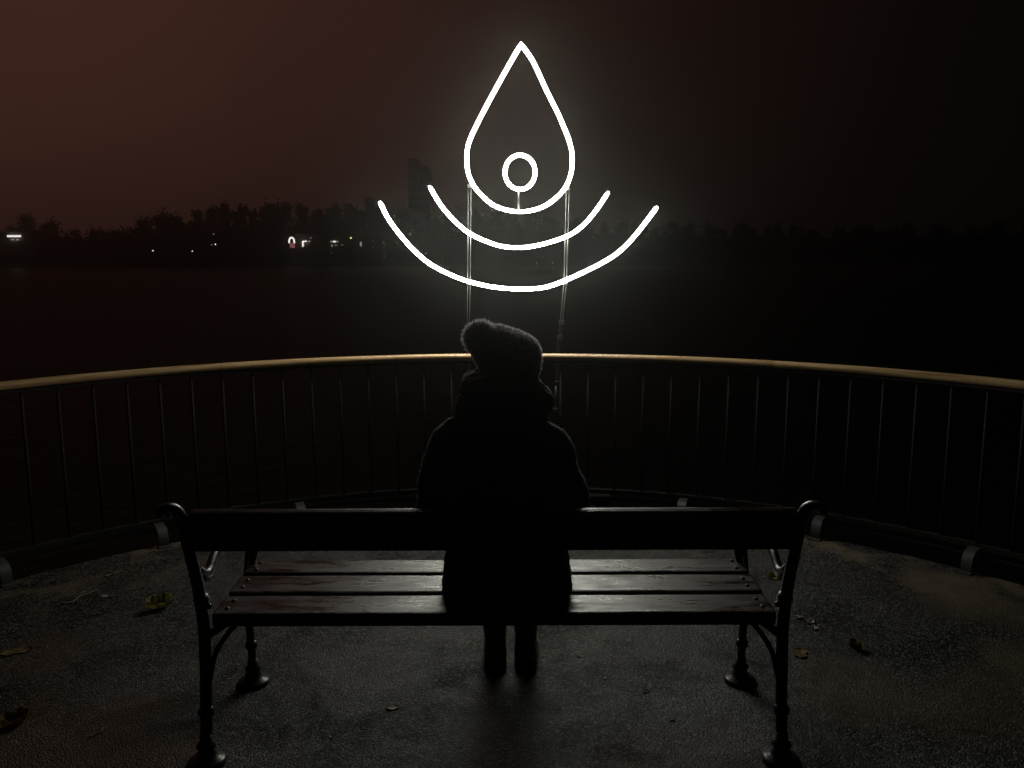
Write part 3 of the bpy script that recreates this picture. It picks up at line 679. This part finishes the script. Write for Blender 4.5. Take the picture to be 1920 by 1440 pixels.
twig(-1.412, 3.15, .06, .8, 'short twig on asphalt left of the bench front leg', 3)
twig(-1.425, 2.727, .075, 1.0, 'straight pale twig on the brown patch left of the rear post', 4, .003)
twig(1.542, 3.80, .085, -.5, 'forked twig lying right of the bench beyond the white scraps', 5)
twig(.66, 3.22, .10, -.1, 'dark thin twig lying beside the right front bench foot', 6)

# ================================================================ FAR SHORE
YB = 256
def tree_mesh(kind, seed):
    rn = random.Random(seed); tr = MB(); V = []; Fc = []
    if kind == 'poplar': Ht, sprd, n1 = 15.0, .16, 34
    elif kind == 'broad': Ht, sprd, n1 = 11.5, .62, 22
    else: Ht, sprd, n1 = 5.0, .8, 16
    trunk = [Vector((rn.uniform(-.12, .12) * i, rn.uniform(-.12, .12) * i, Ht * i / 6 * .95)) for i in range(7)]
    tr.tube(trunk, [.30 * (1 - i / 6.6) * (1 if kind != 'shrub' else .5) for i in range(7)], 7)
    def card(p, s):
        a = Vector((rn.gauss(0, 1), rn.gauss(0, 1), rn.gauss(0, 1) + (.9 if kind == 'poplar' else .3))).normalized(); b_ = a.cross(Vector((rn.gauss(0, 1), rn.gauss(0, 1), rn.gauss(0, 1)))).normalized()
        i = len(V); L = s * rn.uniform(.6, 1.6); W = s * rn.uniform(.15, .34)
        V.extend([p - a * L * .5, p + b_ * W, p + a * L * .5, p - b_ * W]); Fc.append((i, i + 1, i + 2, i + 3))
    for k in range(n1):
        f = rn.uniform(.22, .98) if kind != 'shrub' else rn.uniform(.05, .9)
        q = trunk[min(int(f * 6), 5)].lerp(trunk[min(int(f * 6) + 1, 6)], f * 6 - int(f * 6))
        az = rn.uniform(0, 2 * math.pi); el = R(rn.uniform(55, 75)) if kind == 'poplar' else R(rn.uniform(10, 60))
        L = Ht * (.20 + .16 * (1 - f)) if kind == 'poplar' else Ht * sprd * .62 * math.sin(math.pi * min(.95, f * .9)) * rn.uniform(.6, 1.15)
        d = Vector((math.cos(az) * math.cos(el), math.sin(az) * math.cos(el), math.sin(el)))
        e = q + d * L; md = q + d * L * .5 + Vector((0, 0, L * .06))
        tr.tube([q, md, e], [.09, .06, .02], 4)
        for j in range(46 if kind != 'shrub' else 60):
            u = rn.uniform(.25, 1.08); p = q.lerp(e, u) + Vector((rn.gauss(0, 1), rn.gauss(0, 1), rn.gauss(0, 1))) * (.35 + .45 * sprd) * (.6 + u * .6)
            card(p, .85 if kind != 'shrub' else .6)
    return tr, (V, Fc)
protos = {}
for kind, cnt in (('poplar', 4), ('broad', 4), ('shrub', 3)):
    for i in range(cnt):
        tr, (V, Fc) = tree_mesh(kind, 100 + i * 7 + len(kind))
        a = bpy.data.meshes.new('trunk'); a.from_pydata([tuple(v) for v in tr.v], [], tr.f); a.materials.append(M['bark'])
        c_ = bpy.data.meshes.new('crown'); c_.from_pydata([tuple(v) for v in V], [], Fc); c_.materials.append(M['twigs'] if kind == 'poplar' else M['ever'])
        protos[(kind, i)] = (a, c_)
LB = {'poplar': ('poplar_tree', 'slender bare poplar in the tall row on the far shore', 'poplars on the far shore'),
      'broad': ('broad_tree', 'round crowned dark tree among the trees on the far shore', 'round trees on the far shore'),
      'shrub': ('shrub', 'low dark shrub along the waterline of the far shore', 'shrubs on the far shore')}
def plant(kind, x, y, s, sw=1.0):
    nm, lb, gr = LB[kind]
    e = tag(empty(nm, (x, y, .3)), lb, 'shrub' if kind == 'shrub' else 'tree', gr)
    a, c_ = protos[(kind, random.randrange(3 if kind == 'shrub' else 4))]
    e.rotation_euler = (0, 0, random.uniform(0, 6.28)); e.scale = (s * sw, s * sw, s)
    for nme, me in (('trunk', a), ('crown', c_)):
        o = bpy.data.objects.new(nme, me); COL.objects.link(o); o.parent = e
def ux(px): return (px - 960) / 1600 * 255 - .8
# skyline as seen across the water: (pixel column, crown top height in metres above the bank)
def sky_h(px):
    pts = [(-300, 10), (0, 11.0), (40, 8.5), (70, 12.5), (110, 12.5), (130, 10), (235, 10), (260, 12.8), (310, 12.6), (335, 11), (355, 15), (430, 15.2), (450, 14), (505, 14), (520, 15.3), (680, 15), (760, 14.5), (900, 14), (1100, 12), (1300, 9.5), (2300, 9)]
    for (a, b_), (c_, d) in zip(pts, pts[1:]):
        if a <= px <= c_: return b_ + (d - b_) * (px - a) / (c_ - a)
    return 9
px = -180
while px < 2080:
    t_ = sky_h(px) * random.uniform(.86, 1.10)
    if 345 < px < 800 and random.random() < .88: plant('poplar', ux(px), YB + random.uniform(0, 9), t_ / 14.6, random.uniform(.7, 1.1)); px += random.uniform(7, 17)
    else: plant('broad', ux(px), YB + random.uniform(0, 12), t_ / 11.6, random.uniform(.85, 1.15)); px += random.uniform(22, 40)
px = -160
while px < 2080:
    plant('shrub', ux(px), 251.5 + random.uniform(0, 2), random.uniform(.6, 1.05), 1.5); px += random.uniform(22, 38)
# second belt of trees behind the first: reads as one mass
V = []; Fc = []; rn = random.Random(5)
for i in range(42000):
    x = rn.uniform(-430, 430); pxx = 960 + x / 285 * 1600
    hmax = sky_h(max(-300, min(2300, pxx))) * .92
    p = Vector((x, rn.uniform(274, 292), rn.uniform(.4, hmax * (.8 + .25 * noise.noise(Vector((x * .15, 0, 0)))))))
    a = Vector((rn.gauss(0, 1), rn.gauss(0, 1), rn.gauss(0, 1.4))).normalized(); b_ = a.cross(Vector((rn.gauss(0, 1), rn.gauss(0, 1), rn.gauss(0, 1)))).normalized()
    k = len(V); L = rn.uniform(.8, 1.9); W = rn.uniform(.35, .8)
    V += [p - a * L, p + b_ * W, p + a * L, p - b_ * W]; Fc.append((k, k + 1, k + 2, k + 3))
o = mesh_obj('woodland', V, Fc, 'ever'); o['kind'] = 'stuff'; o['label'] = 'dark woodland behind the tree rows of the far shore'; o['category'] = 'woodland'

def Pb(px, py, Y):          # bearing and elevation seen from the platform -> point at distance Y
    d = co.matrix_world.to_3x3() @ Vector(((px - 960) / 1600, (720 - py) / 1600, -1)); t_ = Y / d.y
    return Vector((d.x * t_, Y, 1.62 + d.z * t_))
# lamps on the far shore
def lamp(px, py, Y, size, m, label, base=.3):
    p = Pb(px, py, Y); e = tag(empty('street_lamp', (p.x, p.y, base)), label, 'lamp', 'lamps on the far shore')
    hgt = p.z - base
    MB().tube([(0, .05, -.5), (0, .05, hgt * .6), (0, .05, hgt)], [.07, .055, .04], 6).build('pole', 'darksteel', e, True)
    MB().lathe([(size * .5, -size * .5), (size * .62, 0), (size * .5, size * .35), (size * .1, size * .5)], (0, -.1, hgt), 8).build('lamp_head', m, e, True)
LW = {'lwhite': 'bright white lamp on a thin pole along the far shore', 'ldim': 'faint white lamp on a thin pole along the far shore'}
for px, py, s_, m in ((287, 470, .34, 'lwhite'), (361, 471, .30, 'lwhite'), (401, 439, .26, 'ldim'), (404, 458, .34, 'lwhite'), (397, 459, .26, 'ldim'), (583, 446, .28, 'ldim'), (630, 460, .3, 'ldim'), (642, 459, .28, 'ldim'), (700, 452, .26, 'ldim'), (699, 464, .28, 'ldim'), (676, 459, .32, 'ldim'), (1140, 421, .30, 'ldim'), (1112, 444, .30, 'ldim'), (1141, 439, .22, 'ldim'), (1263, 469, .24, 'ldim'), (830, 448, .22, 'ldim'), (622, 474, .22, 'ldim')):
    lamp(px, py, 250.2, s_, m, LW[m])
lamp(658, 446, 250.2, .42, 'lyel', 'small yellow lamp among the lights on the far shore')
# two mooring buoys' lamps on the water
for px, py in ((1006, 493), (1036, 493)):
    p = Pb(px, py, 190); e = tag(empty('lamp_buoy', (p.x, p.y, WZ)), 'small buoy with a faint lamp floating on the dark water', 'buoy', 'buoys with faint lamps')
    MB().lathe([(.25, -.2), (.34, .05), (.28, .28), (.06, .36), (.05, .9)], seg=10).build('float', 'darksteel', e, True)
    MB().ball((0, 0, p.z - WZ), .13).build('lamp_head', 'ldim', e, True)
# lit arch
p = Pb(547, 455, 250.5); e = tag(empty('lit_archway', (p.x, p.y, .2)), 'arch shaped white lit gateway with reddish base on far shore', 'gateway')
zc = p.z - .2
pa = [Vector((.75 * math.cos(t), 0, zc + .2 + 1.25 * math.sin(t))) for t in np.linspace(R(-15), R(195), 18)]
MB().tube(pa, .24, 8).build('lit_arch', 'lwhite', e, True)
MB().box(-.55, .8, -.15, .15, zc - 1.5, zc - .2).build('lit_red_panel', 'lred', e)
MB().box(-.9, 1.0, -.3, .3, -.6, zc - 1.5).build('plinth', 'concrete', e)
# boathouse with lit canopy edges
def far_building(name, label, px0, px1, Y, ztop, lit, win=None):
    a = Pb(px0, 480, Y); b_ = Pb(px1, 480, Y); e = tag(empty(name, ((a.x + b_.x) / 2, Y, .3)), label, 'building')
    hw = (b_.x - a.x) / 2
    MB().box(-hw, hw, 0, 9, -.8, ztop - .3).build('wall', 'wall', e)
    rf = MB().box(-hw - .4, hw + .4, -.4, 9.4, ztop - .3, ztop).build('roof', 'roof', e)
    MB().box(-hw * .3, -hw * .3 + .8, 3, 3.8, ztop, ztop + .9).build('chimney', 'wall', rf)
    nw = max(2, int(hw * 2 / 2.4)); rows = max(1, int(ztop / 3.1))
    for r_ in range(rows):
        for k in range(nw):
            x = -hw + (k + .5) * 2 * hw / nw; z = .9 + r_ * 3.0
            if z + 1.3 > ztop - .3: continue
            f_ = MB().box(x - .55, x + .55, -.06, .02, z, z + 1.3).build('window', 'concrete', e)
            MB().box(x - .46, x + .46, -.075, -.062, z + .09, z + 1.21).build('pane', 'glassd', f_)
    for (lpx0, lpx1, lpy0, lpy1, m) in lit:
        q0 = Pb(lpx0, lpy1, Y - .4); q1 = Pb(lpx1, lpy0, Y - .4)
        MB().box(q0.x - e.location.x, q1.x - e.location.x, -.62, -.08 if q1.z < ztop else -.4, q0.z - .3, q1.z - .3).build('light_strip', m, e)
far_building('boathouse', 'low dark boathouse with a bright white light strip under its roof', -10, 62, 251, 8.9, [(14, 38, 441, 444.5, 'lwhite'), (22, 25, 448.5, 450.5, 'ldim'), (31, 34, 448.5, 450.5, 'ldim')])
far_building('pavilion', 'dark pavilion with white light strips at the corner of its doorway', 556, 600, 254, 8.0, [(567, 569, 452, 463, 'lwhite'), (569.5, 575, 451.5, 453.5, 'lwhite'), (578, 581, 451.5, 453.5, 'ldim')])
far_building('apartment_block', 'dark apartment block with a row of lit upper windows', 588, 632, 262, 11.0, [(594, 597, 429.5, 432, 'ldim'), (600.5, 602, 430, 432, 'ldim'), (613.5, 616, 430, 432, 'ldim')])
far_building('riverside_cafe', 'low riverside cafe with a dotted strip of white lights', 612, 648, 252.5, 6.6, [(619.5, 623.5, 452, 454, 'ldim'), (625, 629, 451.7, 454.3, 'lwhite'), (631, 634, 452, 454, 'ldim'), (621.5, 623, 459, 462, 'ldim')])
far_building('club_house', 'small dark club house with two faint tall lit windows', 668, 716, 253, 6.2, [(675.3, 677.5, 453.5, 462, 'ldim')])
# twin tower
TY = 345
def tz(py): return Pb(788, py, TY).z
def txx(px): return Pb(px, 340, TY).x
tw = tag(empty('twin_tower', (txx(787), TY, 2)), 'tall twin high-rise tower rising above the far trees', 'tower')
X0 = tw.location.x
MB().box(txx(767.5) - X0, txx(785) - X0, -4, 8, -1, tz(299) - 2).build('tall_slab', 'concrete', tw)
t2 = MB(); zt = tz(313) - 2; x0, x1 = txx(787) - X0, txx(808) - X0
prof2 = [(x0, -1), (x1, -1), (x1, zt - 2.6), (x1 - .25, zt - 1.2), (x1 - .7, zt - .3), (x1 - 1.3, zt), (x0, zt)]
V = [(x, -3, z) for x, z in prof2] + [(x, 9, z) for x, z in prof2]; n = len(prof2)
t2.add((V, [tuple(range(n))[::-1], tuple(range(n, 2 * n))] + [(i, (i + 1) % n, n + (i + 1) % n, n + i) for i in range(n)]))
t2.build('short_slab', 'concrete', tw)
MB().box(txx(785) - X0 - .01, txx(787) - X0 + .01, 0, 5, zt * .60, zt * .66).build('link_bridge', 'concrete', tw)
MB().box(txx(771) - X0, txx(782) - X0, -1, 5, tz(299) - 2, tz(297) - 2).build('roof_plant', 'concrete', tw)
for z in np.arange(6, zt - 7, 3.1):
    MB().box(txx(768.5) - X0, txx(784) - X0, -4.06, -3.98, z, z + 1.3).build('window_band', 'glassd', tw)
    MB().box(txx(788.5) - X0, txx(806.5) - X0, -3.06, -2.98, z, z + 1.3).build('window_band', 'glassd', tw)

# ================================================================ HAZE
hm = bpy.data.materials.new('night_haze'); hm.use_nodes = True; t = hm.node_tree; t.nodes.clear()
pv = t.nodes.new('ShaderNodeVolumePrincipled'); pv.inputs['Color'].default_value = (.84, .88, .85, 1)
pv.inputs['Density'].default_value = .0019; pv.inputs['Anisotropy'].default_value = .91
ho = t.nodes.new('ShaderNodeOutputMaterial'); t.links.new(pv.outputs[0], ho.inputs['Volume'])
hm.cycles.volume_sampling = 'EQUIANGULAR'
M['haze'] = hm
hz = MB().box(-620, 620, -180, 740, -5.5, 47).build('haze', 'haze'); hz['kind'] = 'stuff'; hz['label'] = 'thin night haze lit by the sign'; hz['category'] = 'haze'
